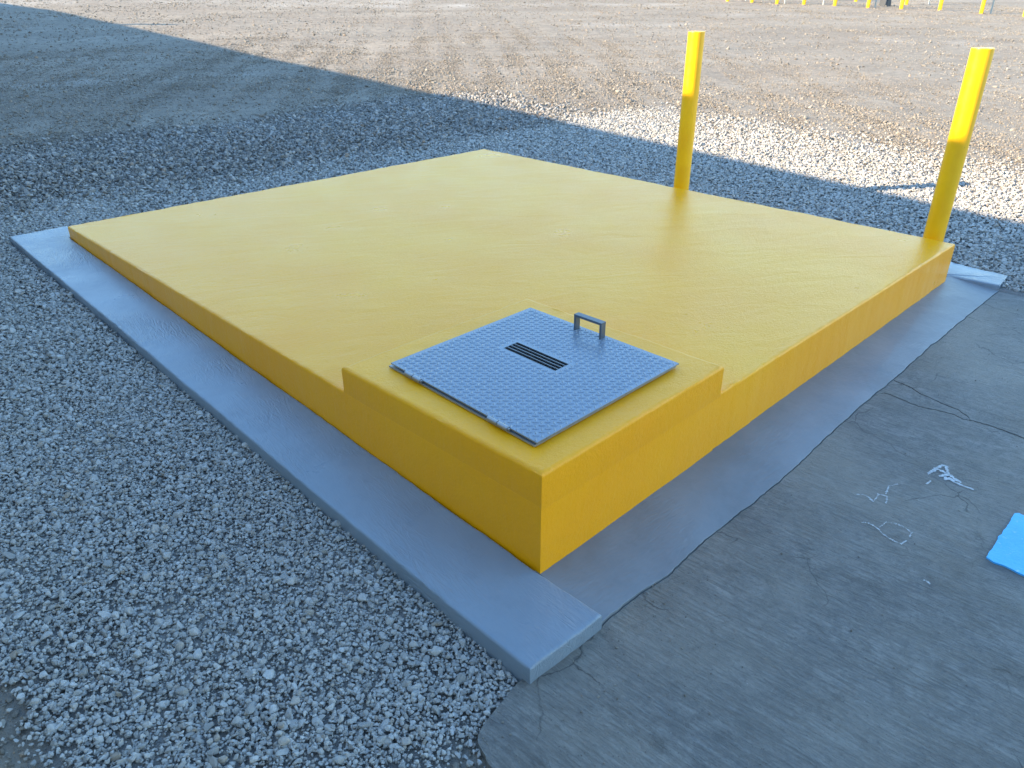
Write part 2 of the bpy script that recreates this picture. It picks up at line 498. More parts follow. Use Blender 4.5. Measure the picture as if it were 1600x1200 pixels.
def off(path, d):
    return [(x + d, y) for x, y in path]
near_poly = rim[::-1] + [(-0.004, -0.216), (-0.003, -0.246)] + edge_a + off(c1, -0.0045)
near_poly = [q for q in near_poly]
panel(near_poly, pave, M_CONC)
i_meet = min(range(len(c1)), key=lambda i: math.hypot(c1[i][0] - 1.978, c1[i][1] + 0.622))
panel(off(c1[:i_meet], 0.003) + off(c2, -0.003)[::-1] + edge_b[::-1], pave, M_CONC)
far_edge = jag([(3.74, -5.0), (3.70, -2.0), (3.745, -0.8), (3.742, -0.27)], 0.008, 0.03, 9.0)
panel(far_edge + edge_c[::-1] + off(c2, 0.0045) + off(c1[i_meet + 1:], 0.0045), pave, M_CONC)
# crack floor: near-black sheet just under the panels
bm = bmesh.new()
v = [bm.verts.new(c) for c in ((1.6, -5.0, -0.068), (2.4, -5.0, -0.062), (2.4, -0.262, -0.062), (1.6, -0.262, -0.068))]
bm.faces.new(v)
fl = build('crack_fill', bm, mat_plain('dark_crack_floor', (0.05, 0.045, 0.04), 0.95), pave)

# ------------------------------------------------------------------ prism with rough hand-finished edges
def ring_prism(name, outline, z_top, z_bot, mat, parent=None, step=0.03, bev=0.010, amp=0.003, seed=0.0, inset=0.012, hole=None, side_amp=None):
    """outline: corner points (x, y), counter-clockwise; z_top / z_bot are functions of (x, y)."""
    side_amp = amp if side_amp is None else side_amp
    pts, nrm = [], []
    n = len(outline)
    for i in range(n):
        p0, p1 = Vector(outline[i]), Vector(outline[(i + 1) % n])
        d = p1 - p0
        k = max(2, int(d.length / step))
        en = Vector((d.y, -d.x)).normalized()
        for j in range(k):
            pts.append(p0 + d * (j / k))
            if j == 0:
                q = p0 - Vector(outline[i - 1])
                pn = Vector((q.y, -q.x)).normalized()
                s = pn + en
                nrm.append(s / max(0.3, s.dot(en)))
            else:
                nrm.append(en)
    bm = bmesh.new()
    def ring(off_, zf, a):
        out = []
        for p, m in zip(pts, nrm):
            w = a * (nz(p.x, p.y, seed + 1.7, 5) + 0.7 * nz(p.x, p.y, seed + 9.1, 19) + 0.5 * nz(p.x, p.y, seed + 4.2, 55))
            q = p - m * (off_ + w)
            out.append(bm.verts.new((q.x, q.y, zf(q.x, q.y) + 0.5 * a * nz(p.x, p.y, seed + 21, 17))))
        return out
    rings = [ring(0, z_bot, side_amp),
             ring(0, lambda x, y: z_top(x, y) - bev * 1.0, side_amp),
             ring(bev * 0.13, lambda x, y: z_top(x, y) - bev * 0.5, side_amp),
             ring(bev * 0.5, lambda x, y: z_top(x, y) - bev * 0.13, amp),
             ring(bev, z_top, amp),
             ring(bev + inset * 0.6, z_top, 0.0),
             ring(bev + inset * 0.9, z_top, 0.0),
             ring(bev + inset, z_top, 0.0)]
    N = len(pts)
    for A, B in zip(rings[:-1], rings[1:]):
        for i in range(N):
            bm.faces.new((A[i], A[(i + 1) % N], B[(i + 1) % N], B[i]))
    if hole is None:
        bm.faces.new(rings[-1])
        if name == 'slab':
            for ax_ in (0, 1):
                for k in range(1, 20):
                    co = [0, 0, 0]; co[ax_] = 0.2173 * k; no = [0, 0, 0]; no[ax_] = 1
                    bmesh.ops.bisect_plane(bm, geom=list(bm.verts) + list(bm.edges) + list(bm.faces), plane_co=co, plane_no=no, dist=1e-5)
    return bm, rings, pts

def finish(name, bm, mat, parent=None, angle=40):
    return build(name, bm, mat, parent, smooth=True, angle=angle)

# platform -------------------------------------------------------------
W, D = 3.563, 4.031
h0, tL, H = 0.236, 0.00845, 0.3511
BX, BY = 0.973, 0.985                     # raised block footprint
top_z = lambda x, y: h0 + tL * y
def base_z(x, y): return min(0.0, 0.0) - 0.06 + 0.05 * max(y, 0.0) * max(0.0, 1 - x / 3.0)
plat = empty('tank_platform', (0, 0, 0))
tag(plat, 'large low yellow painted concrete platform with raised corner block', 'platform')
outl = [(BX, 0.0), (W, 0.0), (W, D), (0.0, D), (0.0, BY), (BX, BY)]
bm, _, _ = ring_prism('slab', outl, top_z, lambda x, y: -0.09, M_YEL, step=0.03, bev=0.012, amp=0.0065, side_amp=0.0030, seed=1.0)
finish('slab', bm, M_YEL, plat)

# raised block with an open shaft under the hatch
P0, P1 = 0.135, 0.82                      # shaft opening
bo = [(0.004, -0.004), (BX + 0.002, -0.004), (BX - 0.004, BY), (-0.005, BY + 0.003)]
bm, _, _ = ring_prism('block_base', bo, lambda x, y: top_z(x, y) - 0.001, lambda x, y: -0.09, M_YEL, step=0.03, bev=0.002, amp=0.0022, side_amp=0.0022, seed=5.0, inset=0.011, hole=True)
finish('block_base', bm, M_YEL, plat)
bo2 = [(0.0044, -0.0042), (BX + 0.0022, -0.0042), (BX - 0.0038, BY - 0.001), (-0.0046, BY + 0.001)]
bm, rings, pts = ring_prism('raised_block', bo2, lambda x, y: H, lambda x, y: top_z(x, y) - 0.012, M_YEL, step=0.03, bev=0.013, amp=0.0060, side_amp=0.0022, seed=5.0, inset=0.011, hole=True)
last = rings[-1]
N = len(pts)
def to_hole(v, t):
    cx, cy = 0.4865, 0.4925
    dx, dy = v.co.x - cx, v.co.y - cy
    s = max(abs(dx) / 0.49, abs(dy) / 0.49)
    hx, hy = 0.4775 + dx / s * (0.3425 / 0.49), 0.4775 + dy / s * (0.3425 / 0.49)
    return Vector((v.co.x + (hx - v.co.x) * t, v.co.y + (hy - v.co.y) * t, H + 0.0028 * nz(v.co.x + t, v.co.y - t, 3.0, 9) * math.sin(math.pi * min(1, t))))
prev = last
for t in (0.35, 0.7, 1.0):
    cur = [bm.verts.new(to_hole(v, t)) for v in last]
    for i in range(N):
        bm.faces.new((prev[i], prev[(i + 1) % N], cur[(i + 1) % N], cur[i]))
    prev = cur
finish('raised_block', bm, M_YEL, plat)
bm = bmesh.new()
lo, hi = P0, P1
vb = [bm.verts.new((x, y, z)) for z in (H - 0.001, -0.02) for x, y in ((lo, lo), (hi, lo), (hi, hi), (lo, hi))]
for i in range(4):
    bm.faces.new((vb[i], vb[(i + 1) % 4], vb[4 + (i + 1) % 4], vb[4 + i]))
bm.faces.new(vb[4:])
me_pit = build('shaft', bm, M_PIT, plat)

# hatch ----------------------------------------------------------------
LZ = H + 0.0205
LC = [Vector((0.096, 0.102)), Vector((0.843, 0.1045)), Vector((0.857, 0.856)), Vector((0.119, 0.847))]   # near, right, back, left
def lid_pt(u, v, z):
    p = LC[0] * (1 - u) * (1 - v) + LC[1] * u * (1 - v) + LC[2] * u * v + LC[3] * (1 - u) * v
    return (p.x, p.y, z)
hatch = empty('access_hatch', (0, 0, H))
tag(hatch, 'square grey chequered steel hatch lid with vent slots and handle on the raised yellow block', 'hatch')
def hbuild(name, bm, mat, parent=hatch, **k):
    o = build(name, bm, mat, parent, **k)
    if parent is hatch:
        o.matrix_parent_inverse = Matrix.Translation((0, 0, -H))
    return o

TH = 0.005
su = [(0.487 - 0.107) / 0.74 + i * (0.0190 / 0.74) for i in range(4)]
slots_u = [(s, s + 0.0150 / 0.74) for s in su]
sv0, sv1 = (0.381 - 0.103) / 0.748, (0.647 - 0.103) / 0.748
cu = sorted({0.0, 1.0, *[q for s in slots_u for q in s]})
cv = [0.0, sv0, sv1, 1.0]
bm = bmesh.new()
grid = {}
for k, z in enumerate((LZ, LZ - TH)):
    for i, u in enumerate(cu):
        for j, v_ in enumerate(cv):
            grid[k, i, j] = bm.verts.new(lid_pt(u, v_, z))
solid = {}
for i in range(len(cu) - 1):
    for j in range(len(cv) - 1):
        mid = 0.5 * (cu[i] + cu[i + 1])
        solid[i, j] = not (j == 1 and any(s0 < mid < s1 for s0, s1 in slots_u))
for (i, j), ok in solid.items():
    if ok:
        bm.faces.new([grid[0, i, j], grid[0, i + 1, j], grid[0, i + 1, j + 1], grid[0, i, j + 1]])
        bm.faces.new([grid[1, i, j + 1], grid[1, i + 1, j + 1], grid[1, i + 1, j], grid[1, i, j]])
        for di, dj, e in ((-1, 0, ((0, 1), (0, 0))), (1, 0, ((1, 0), (1, 1))), (0, -1, ((0, 0), (1, 0))), (0, 1, ((1, 1), (0, 1)))):
            if not solid.get((i + di, j + dj), False):
                (a0, b0), (a1, b1) = e
                A, B = (i + a0, j + b0), (i + a1, j + b1)
                bm.faces.new([grid[0, A[0], A[1]], grid[1, A[0], A[1]], grid[1, B[0], B[1]], grid[0, B[0], B[1]]])
lid = hbuild('lid', bm, M_STEEL)

# raised tread lugs, alternately turned, in one sub-part
def lug_mesh():
    V, Fc = [], []
    s = 0.0195
    L, Wd, hh = 0.0126, 0.0036, 0.0021
    n = int(0.8 / s) + 2
    for i in range(-n, n):
        for j in range(-n, n):
            a_, b_ = i * s, j * s
            x = 0.475 + (a_ + b_) * 0.70711
            y = 0.475 + (a_ - b_) * 0.70711
            u = (x - 0.106) / 0.742; v_ = (y - 0.1025) / 0.748
            if not (0.012 < u < 0.988 and 0.012 < v_ < 0.988): continue
            if slots_u[0][0] - 0.02 < u < slots_u[-1][1] + 0.02 and sv0 - 0.018 < v_ < sv1 + 0.018: continue
            t = math.pi / 4 + (math.pi / 2 if (i + j) % 2 else 0.0)
            c_, s_ = math.cos(t), math.sin(t)
            px, py, _ = lid_pt(u, v_, 0)
            base = len(V)
            for (lx, ly, lz) in ((-L, 0, 0), (-L * .45, -Wd, 0), (L * .45, -Wd, 0), (L, 0, 0), (L * .45, Wd, 0), (-L * .45, Wd, 0),
                                 (-L * .7, 0, hh), (-L * .35, -Wd * .45, hh), (L * .35, -Wd * .45, hh), (L * .7, 0, hh), (L * .35, Wd * .45, hh), (-L * .35, Wd * .45, hh)):
                V.append((px + lx * c_ - ly * s_, py + lx * s_ + ly * c_, LZ + lz + (0.0 if lz else -0.0004)))
            for k in range(6):
                Fc.append((base + k, base + (k + 1) % 6, base + 6 + (k + 1) % 6, base + 6 + k))
            Fc.append(tuple(base + 6 + k for k in range(6)))
    me = bpy.data.meshes.new('tread_lugs')
    me.from_pydata(V, [], Fc)
    return me
lug = link('tread_lugs', lug_mesh(), M_STEEL, lid)
tag(lug, kind='stuff')

# slots' thin bright cut edges
for s0, s1 in slots_u:
    bm = bmesh.new()
    for (ua, ub) in ((s0 - 0.0016, s0), (s1, s1 + 0.0016)):
        q = [lid_pt(ua, sv0, 0), lid_pt(ub, sv0, 0), lid_pt(ub, sv1, 0), lid_pt(ua, sv1, 0)]
        lo_ = [bm.verts.new((x, y, LZ - 0.004)) for x, y, _ in q]
        hi_ = [bm.verts.new((x, y, LZ + 0.0008)) for x, y, _ in q]
        bm.faces.new(hi_)
        for k in range(4):
            bm.faces.new((lo_[k], lo_[(k + 1) % 4], hi_[(k + 1) % 4], hi_[k]))
    build('slot_edge', bm, M_STEEL_D, lid)

# angle frame under the lid: four bars
def frame_bar(p, q, wd, z0, z1):
    p, q = Vector(p), Vector(q)
    d = (q - p).normalized()
    n_ = Vector((-d.y, d.x))
    bm = bmesh.new()
    c4 = [p, q, q + n_ * wd, p + n_ * wd]
    lo_ = [bm.verts.new((c.x, c.y, z0)) for c in c4]
    hi_ = [bm.verts.new((c.x, c.y, z1)) for c in c4]
    bm.faces.new(hi_); bm.faces.new(lo_[::-1])
    for k in range(4):
        bm.faces.new((lo_[k], lo_[(k + 1) % 4], hi_[(k + 1) % 4], hi_[k]))
    return bm
nL = [Vector((0.092, 0.108)), Vector((0.838, 0.112)), Vector((0.852, 0.850)), Vector((0.113, 0.853))]
for k, wd in ((0, 0.035), (1, 0.035), (2, 0.035), (3, 0.045)):
    p, q = nL[k], nL[(k + 1) % 4]
    d = (q - p).normalized()
    if k in (0, 2):
        p, q = p + d * 0.047, q - d * 0.037
    hbuild('frame_bar', frame_bar(p, q, wd, H + 0.003, H + 0.0085 + 0.0003 * k), M_STEEL_D)

# hinges on the near left edge
for (ya, yb) in ((0.750, 0.664), (0.314, 0.222)):
    def ex(y): return 0.096 + (0.119 - 0.096) * (y - 0.102) / 0.745 - 0.005
    hr = None
    ym = 0.5 * (ya + yb)
    bm = bmesh.new()
    add_tube(bm, (ex(ya), ya, LZ - 0.003), (ex(ym + 0.002), ym + 0.002, LZ - 0.003), 0.0078, 16)
    hr = hbuild('hinge', bm, M_STEEL_D, smooth=True, angle=40)
    bm = bmesh.new()
    add_tube(bm, (ex(ym - 0.002), ym - 0.002, LZ - 0.0035), (ex(yb), yb, LZ - 0.0035), 0.0084, 16)
    build('knuckle', bm, M_STEEL_D, hr, smooth=True, angle=40)
    bm = bmesh.new()
    add_tube(bm, (ex(ym + 0.01), ym + 0.01, LZ - 0.003), (ex(yb - 0.007), yb - 0.007, LZ - 0.003), 0.0042, 12)
    build('pin', bm, M_STEEL_D, hr, smooth=True, angle=40)

# strap handle
hx0, hx1 = 0.806, 0.834
ya, yb, hz, th = 0.573, 0.435, 0.067, 0.010
def strap(lo_, hi_):
    bm = bmesh.new(); add_box(bm, lo_, hi_, 0.0012); return bm
hd = hbuild('handle', strap((hx0, yb, LZ + hz - th), (hx1, ya, LZ + hz)), M_HANDLE)
build('handle_leg', strap((hx0 + 0.0004, ya - th, LZ - 0.001), (hx1 - 0.0004, ya - 0.0003, LZ + hz - th + 0.0008)), M_HANDLE, hd)
bm = bmesh.new()
add_box(bm, (hx0 + 0.0004, yb + 0.0003, LZ - 0.001), (hx1 - 0.0004, yb + th, LZ + hz - th + 0.0008), 0.0012)
build('handle_leg', bm, M_HANDLE, hd)
bm = bmesh.new()
add_tube(bm, (0.820, yb + th - 0.001, LZ + 0.036), (0.820, yb + th + 0.0035, LZ + 0.036), 0.0062, 6)
build('bolt', bm, M_STEEL_D, hd)

# grey painted strips round the platform --------------------------------
def strip_z(x, y): return 0.0 + 0.0496 * max(y, 0.0)
bm, _, _ = ring_prism('kerb_strip', [(-0.287, -0.240), (-0.003, -0.252), (-0.003, 0.3), (-0.003, 2.0), (-0.003, D), (0.02, D + 0.002), (0.065, 4.278), (-0.275, 4.276)],
                      strip_z, lambda x, y: strip_z(x, y) - 0.13, M_STRIP, step=0.03, bev=0.009, amp=0.004, side_amp=0.003, seed=12.0, inset=0.012)
st = finish('kerb_strip', bm, M_STRIP)
tag(st, 'raised blue-grey painted concrete strip along the left side, beside the pale gravel', 'kerb')

def apron_z(x, y):
    t = min(1.0, max(0.0, -y / 0.25))
    return (-0.012 + 0.0050 * x) * (1 - t) + (conc_z(x, y) + 0.003 + 0.006 * max(0.0, 1 - x / 0.6)) * t
ap_out = jr + [(3.70, 0.02), (0.004, 0.02)]
bm, _, _ = ring_prism('apron', ap_out, apron_z, lambda x, y: conc_z(x, y) - 0.04, M_APRON, step=0.022, bev=0.0012, amp=0.0, side_amp=0.0, seed=15.0, inset=0.0015)
apn = finish('apron', bm, M_APRON)
tag(apn, 'flat worn grey painted apron between the yellow platform and the bare cracked concrete', 'apron')

def rear_z(x, y): return 0.008 + 0.048 * max(0.0, y)
bm, _, _ = ring_prism('rear_strip', [(3.70, -0.255), (3.925, -0.240), (3.955, 0.09), (3.95, 0.42), (3.58, 0.42), (3.58, 0.03), (3.66, 0.02)],
                      rear_z, lambda x, y: rear_z(x, y) - 0.13, M_STRIP, step=0.03, bev=0.008, amp=0.004, side_amp=0.003, seed=18.0, inset=0.010)
rs = finish('rear_strip', bm, M_STRIP)
tag(rs, 'short visible end of grey painted strip at the far right corner of the yellow platform', 'kerb')

# ------------------------------------------------------------------ paint and drips on the concrete
def flat_patch(name, poly, mat, zf, up):
    bm = bmesh.new()
    vs = [bm.verts.new((x, y, zf(x, y) + up)) for x, y in poly]
    f = bm.faces.new(vs); bm.normal_update()
    if f.normal.z < 0: f.normal_flip()
    ex = bmesh.ops.extrude_edge_only(bm, edges=[e for e in bm.edges if e.is_boundary])
    for v in [g for g in ex['geom'] if isinstance(g, bmesh.types.BMVert)]:
        v.co.z -= up + 0.004
    return build(name, bm, mat)
pp = jag([(1.075, -1.6), (1.078, -0.95), (1.084, -0.936), (1.395, -0.936), (1.406, -0.945), (1.43, -1.6)], 0.008, 0.012, 31.0)
bl = flat_patch('painted_marking', pp, M_BLUE, conc_z, 0.006)
tag(bl, 'bright blue painted marking on the bare concrete at the right picture edge', 'marking')

def drip(path, r, name='paint_drip'):
    bm = bmesh.new()
    path = jag(path, 0.004, 0.0045, 40.0 + path[0][0])
    for i, (x, y) in enumerate(path):
        rr = r * random.uniform(0.4, 1.35)
        ang = random.uniform(0, math.pi)
        e = random.uniform(1.0, 2.2)
        n = 7
        ring = []
        for k in range(n):
            t = 2 * math.pi * k / n
            a_, b_ = rr * e * math.cos(t) * random.uniform(.7, 1.2), rr * math.sin(t) * random.uniform(.7, 1.2)
            ring.append((x + a_ * math.cos(ang) - b_ * math.sin(ang), y + a_ * math.sin(ang) + b_ * math.cos(ang)))
        up = 0.0016 + 0.00025 * (i % 5)
        bm.faces.new([bm.verts.new((px, py, conc_z(px, py) + up)) for px, py in ring])
    return bm
d1 = [[(1.133, -0.503), (1.147, -0.523), (1.14, -0.548), (1.131, -0.561)], [(1.142, -0.561), (1.189, -0.556), (1.195, -0.583), (1.155, -0.596)], [(1.209, -0.575), (1.262, -0.563), (1.297, -0.582)]]
d2 = [[(0.988, -0.582), (1.0, -0.605), (0.991, -0.635), (0.972, -0.667), (0.965, -0.697), (0.964, -0.72), (0.991, -0.724)], [(1.004, -0.634), (1.048, -0.64), (1.06, -0.667), (1.061, -0.696), (1.049, -0.723), (1.02, -0.726)]]
d3 = [[(1.375, -0.657), (1.40, -0.66)], [(1.44, -0.64), (1.497, -0.647), (1.542, -0.662), (1.52, -0.675), (1.496, -0.688), (1.455, -0.675), (1.48, -0.69), (1.445, -0.694), (1.47, -0.71), (1.455, -0.727), (1.45, -0.757), (1.453, -0.788)],
      [(1.50, -0.65), (1.49, -0.70), (1.47, -0.74)]]
d4 = [[(0.842, -0.834), (0.837, -0.85)]]
for paths, r, lab in ((d1, 0.0024, 'short squiggle of white paint drips on the bare concrete nearest the grey apron'),
                      (d2, 0.0021, 'loop of thin white paint drips on the bare concrete'),
                      (d3, 0.0050, 'thick white paint splash on the concrete between the crack and the blue marking'),
                      (d4, 0.0035, 'tiny isolated white paint fleck on the concrete in front of the loop')):
    sp = empty('paint_splash', (paths[0][0][0], paths[0][0][1], conc_z(*paths[0][0])))
    tag(sp, lab, 'paint splash', 'white paint drips on the concrete')
    for pth in paths:
        o = build('drip', drip(pth, r), M_CHALK, sp)
        o.matrix_parent_inverse = Matrix.Translation(-sp.location)

# ------------------------------------------------------------------ bollards
def make_bollard(x, y, z0, z1, r, n=32, lean=(0, 0)):
    root = empty('bollard', (x, y, z0))
    bm = bmesh.new()
    A, B = add_tube(bm, (0, 0, -0.3), (lean[0], lean[1], z1 - z0 - 0.004), r, n, cap=False)
    build('pipe', bm, M_BOL, root, smooth=True, angle=40)
    bm = bmesh.new()
    hh = z1 - z0
    prev = None
    for rr, dz in ((r * 1.0, -0.010), (r * 1.006, -0.004), (r * 0.985, 0.0), (r * 0.6, 0.0015), (r * 0.02, 0.003)):
        cur = [bm.verts.new((lean[0] + rr * math.cos(2 * math.pi * k / n), lean[1] + rr * math.sin(2 * math.pi * k / n), hh + dz)) for k in range(n)]
        if prev:
            for k in range(n):
                bm.faces.new((prev[k], prev[(k + 1) % n], cur[(k + 1) % n], cur[k]))
        prev = cur
    bm.faces.new(prev)
    build('cap', bm, M_BOL, root, smooth=True, angle=40)
    return root
b1 = make_bollard(3.683, 1.9725, 0.10, 1.302, 0.0576)
tag(b1, 'yellow steel pipe bollard behind the middle of the platform rear edge', 'bollard', 'bollards behind the platform')
b2 = make_bollard(3.683, 0.1586, 0.01, 1.272, 0.0576)
tag(b2, 'yellow steel pipe bollard at the right rear corner of the platform', 'bollard', 'bollards behind the platform')

far = [(25.95, 14.95), (26.45, 14.25), (26.9, 13.5), (27.3, 12.67), (27.774, 11.748), (28.406, 10.827), (29.03, 9.917), (29.498, 8.799), (29.73, 7.548), (29.95, 6.30)]
ordw = ['tenth', 'ninth', 'eighth', 'seventh', 'sixth', 'fifth', 'fourth', 'third', 'second', 'first']
proto = None
def place_copy(src, x, y):
    r = src.copy(); col.objects.link(r); r.location = (x, y, float(ground_z(x, y)))
    for c in src.children:
        d = c.copy(); col.objects.link(d); d.parent = r
    return r
for k, (x, y) in enumerate(far):
    z = float(ground_z(x, y))
    if proto is None:
        proto = make_bollard(x, y, z, z + 1.15, 0.060, 16); o = proto
    else:
        o = place_copy(proto, x, y)
    tag(o, 'far yellow bollard, %s from the right picture edge in the front row' % ordw[k], 'bollard', 'far row of yellow bollards')
for k, (x, y) in enumerate([(31.477, 13.545), (31.717, 12.69), (31.907, 10.818), (34.4, 10.4)]):
    o = place_copy(proto, x, y)
    tag(o, 'far yellow bollard partly hidden in the rear row, %s from the right' % ['fourth', 'third', 'second', 'first'][k], 'bollard', 'second row of far bollards')

def make_post(x, y):
    z = float(ground_z(x, y))
    root = empty('fence_post', (x, y, z))
    bm = bmesh.new(); add_tube(bm, (0, 0, -0.2), (0, 0, 2.0), 0.03, 12)
    build('pipe', bm, M_POST, root, smooth=True, angle=40)
    bm = bmesh.new(); add_tube(bm, (0, 0, 2.0), (0, 0, 2.05), 0.034, 12, r2=0.012)
    build('cap', bm, M_POST, root, smooth=True, angle=40)
    return root
posts = [(26.9, 14.75), (27.1, 13.3), (27.658, 12.118), (28.685, 10.694), (32.919, 10.355), (30.1, 7.36)]
pproto = None
for k, (x, y) in enumerate(posts):
    if pproto is None:
        pproto = make_post(x, y); o = pproto
    else:
        o = place_copy(pproto, x, y)
    tag(o, 'thin grey metal post among the far bollards, %s from the right' % ['sixth', 'fifth', 'fourth', 'third', 'second', 'first'][k], 'post', 'thin grey posts on the far yard')

# dark block on the ground among the far bollards
bm = bmesh.new()
add_box(bm, (-0.19, -0.16, -0.05), (0.19, 0.16, 0.34), 0.03)
for v in bm.verts:
    if v.co.z > 0.2: v.co.x *= 0.82; v.co.y *= 0.82
o = build('post_footing', bm, mat_plain('dark_footing', (0.06, 0.065, 0.075), 0.8))
o.location = (30.2, 10.95, float(ground_z(30.2, 10.95)))
tag(o, 'small dark block on the ground between far yellow bollards', 'block')

# ------------------------------------------------------------------ warehouse out of frame to the left; its low gable shades the foreground
XB = -2.6
RY, RZ0 = 25.6, 3.78                      # ridge position, roof height at y = 0
M_CLAD = mat_metal_paint('pale_metal_cladding', (0.58, 0.57, 0.54), 0.5)
M_TRIM = mat_metal_paint('dark_trim', (0.12, 0.14, 0.17), 0.45)
M_ROOF = mat_metal_paint('roof_sheet', (0.45, 0.46, 0.47), 0.4, 0.5)
wh = empty('warehouse', (XB, 0, 0))
tag(wh, 'pale metal clad warehouse outside the left picture edge, casting the large shadow', 'building')
def roof_z(y): return RZ0 + 0.055 * y if y <= RY else RZ0 + 0.055 * RY - 0.055 * (y - RY)
Y0, Y1, XL = -22.0, 74.0, -40.0
bm = bmesh.new()
prof = [Y0, RY, Y1]
def quad(bm, a_, b_, c_, d_): bm.faces.new([bm.verts.new(q) for q in (a_, b_, c_, d_)])
for x in (0.0, XL):
    vs = [bm.verts.new((x, Y0, -1.5)), bm.verts.new((x, Y1, 0)), bm.verts.new((x, Y1, roof_z(Y1) - 0.12)), bm.verts.new((x, RY, roof_z(RY) - 0.12)), bm.verts.new((x, Y0, roof_z(Y0) - 0.12))]
    bm.faces.new(vs)
for y in (Y0, Y1):
    quad(bm, (0, y, -1.5), (XL, y, -1.5), (XL, y, roof_z(y) - 0.12), (0, y, roof_z(y) - 0.12))
build('wall', bm, M_CLAD, wh)
bm = bmesh.new()
for ya, yb in ((Y0, RY), (RY, Y1)):
    for dz in (0.0, -0.1):
        quad(bm, (0.08, ya, roof_z(ya) + dz), (0.08, yb, roof_z(yb) + dz), (XL - 0.08, yb, roof_z(yb) + dz), (XL - 0.08, ya, roof_z(ya) + dz))
    quad(bm, (0.08, ya, roof_z(ya)), (0.08, yb, roof_z(yb)), (0.08, yb, roof_z(yb) - 0.1), (0.08, ya, roof_z(ya) - 0.1))
build('roof', bm, M_ROOF, wh)
for (da, db) in ((4.0, 8.2), (-8.0, -3.8)):
    bm = bmesh.new()
    add_box(bm, (0.004, da, -0.6), (0.05, db, 2.9 + 0.055 * da), 0.0)
    door = build('roller_door', bm, M_TRIM, wh)
    bm = bmesh.new()
    z = -0.3
    while z < 2.7:
        add_box(bm, (0.052, da + 0.1, z), (0.062, db - 0.1, z + 0.12))
        z += 0.3
    build('door_slats', bm, M_ROOF, door)
bm = bmesh.new()
add_tube(bm, (-0.1, 21.2, roof_z(21.2) - 0.1), (-0.1, 21.2, roof_z(21.2) + 0.55), 0.09, 16)
build('vent_pipe', bm, M_TRIM, wh)

# ------------------------------------------------------------------ stones
def rock_mesh(name, seed, flat):
    r = random.Random(seed)
    bm = bmesh.new()
    for _ in range(15):
        v = Vector((r.gauss(0, 1), r.gauss(0, 1), r.gauss(0, 1))).normalized() * r.uniform(0.82, 1.08)
        bm.verts.new((v.x * 1.0, v.y * r.uniform(0.62, 0.8), v.z * flat))
    res = bmesh.ops.convex_hull(bm, input=bm.verts)
    bmesh.ops.delete(bm, geom=[g for g in res['geom_interior'] if isinstance(g, bmesh.types.BMVert)], context='VERTS')
    bmesh.ops.bevel(bm, geom=list(bm.edges), offset=0.07, segments=1, affect='EDGES')
    bmesh.ops.recalc_face_normals(bm, faces=bm.faces)
    me = bpy.data.meshes.new(name)
    bm.to_mesh(me); bm.free()
    return me
ROCKS = [rock_mesh('rock', 100 + i, [0.45, 0.6, 0.5, 0.7, 0.38, 0.55, 0.65, 0.5][i]) for i in range(8)]

R3 = np.array(CAM_ROT.to_3x3()); C3 = np.array(CAM)
def in_view(P, mx=260, my=200):
    q = (P - C3) @ R3
    d = -q[:, 2]
    u = 800 + F_PX * q[:, 0] / np.maximum(d, 1e-3); v = 600 - F_PX * q[:, 1] / np.maximum(d, 1e-3)
    return (d > 0.2) & (u > -mx) & (u < 1600 + mx) & (v > -my) & (v < 1200 + my), d

def blocked(x, y, pad=-0.002):
    b = (x > -0.287 - pad) & (x < 3.56 + pad) & (y > -0.24) & (y < 4.03 + pad)
    b |= (x > -0.287 - pad) & (x < 0.055 + pad) & (y > -0.24) & (y < 4.275 + pad)
    b |= (x > 3.5) & (x < 3.95 + pad) & (y > -0.24) & (y < 0.42)
    b |= (y < -0.25) & (x > -0.44) & (x < 3.74)                                   # pavement
    rimx = np.interp(y, [-5, -1.3, -0.6, -0.345, -0.307, -0.262, -0.240, -0.223, -0.212], [-0.7, -0.58, -0.56, -0.522, -0.51, -0.494, -0.45, -0.36, -0.295])
    b |= (y < -0.216) & (x > rimx + 0.008 + 0.012 * np.sin(x * 61 + y * 83)) & (x < 3.74)
    return b

def sample(n, x0, x1, y0, y1):
    return rng.uniform(x0, x1, n), rng.uniform(y0, y1, n)

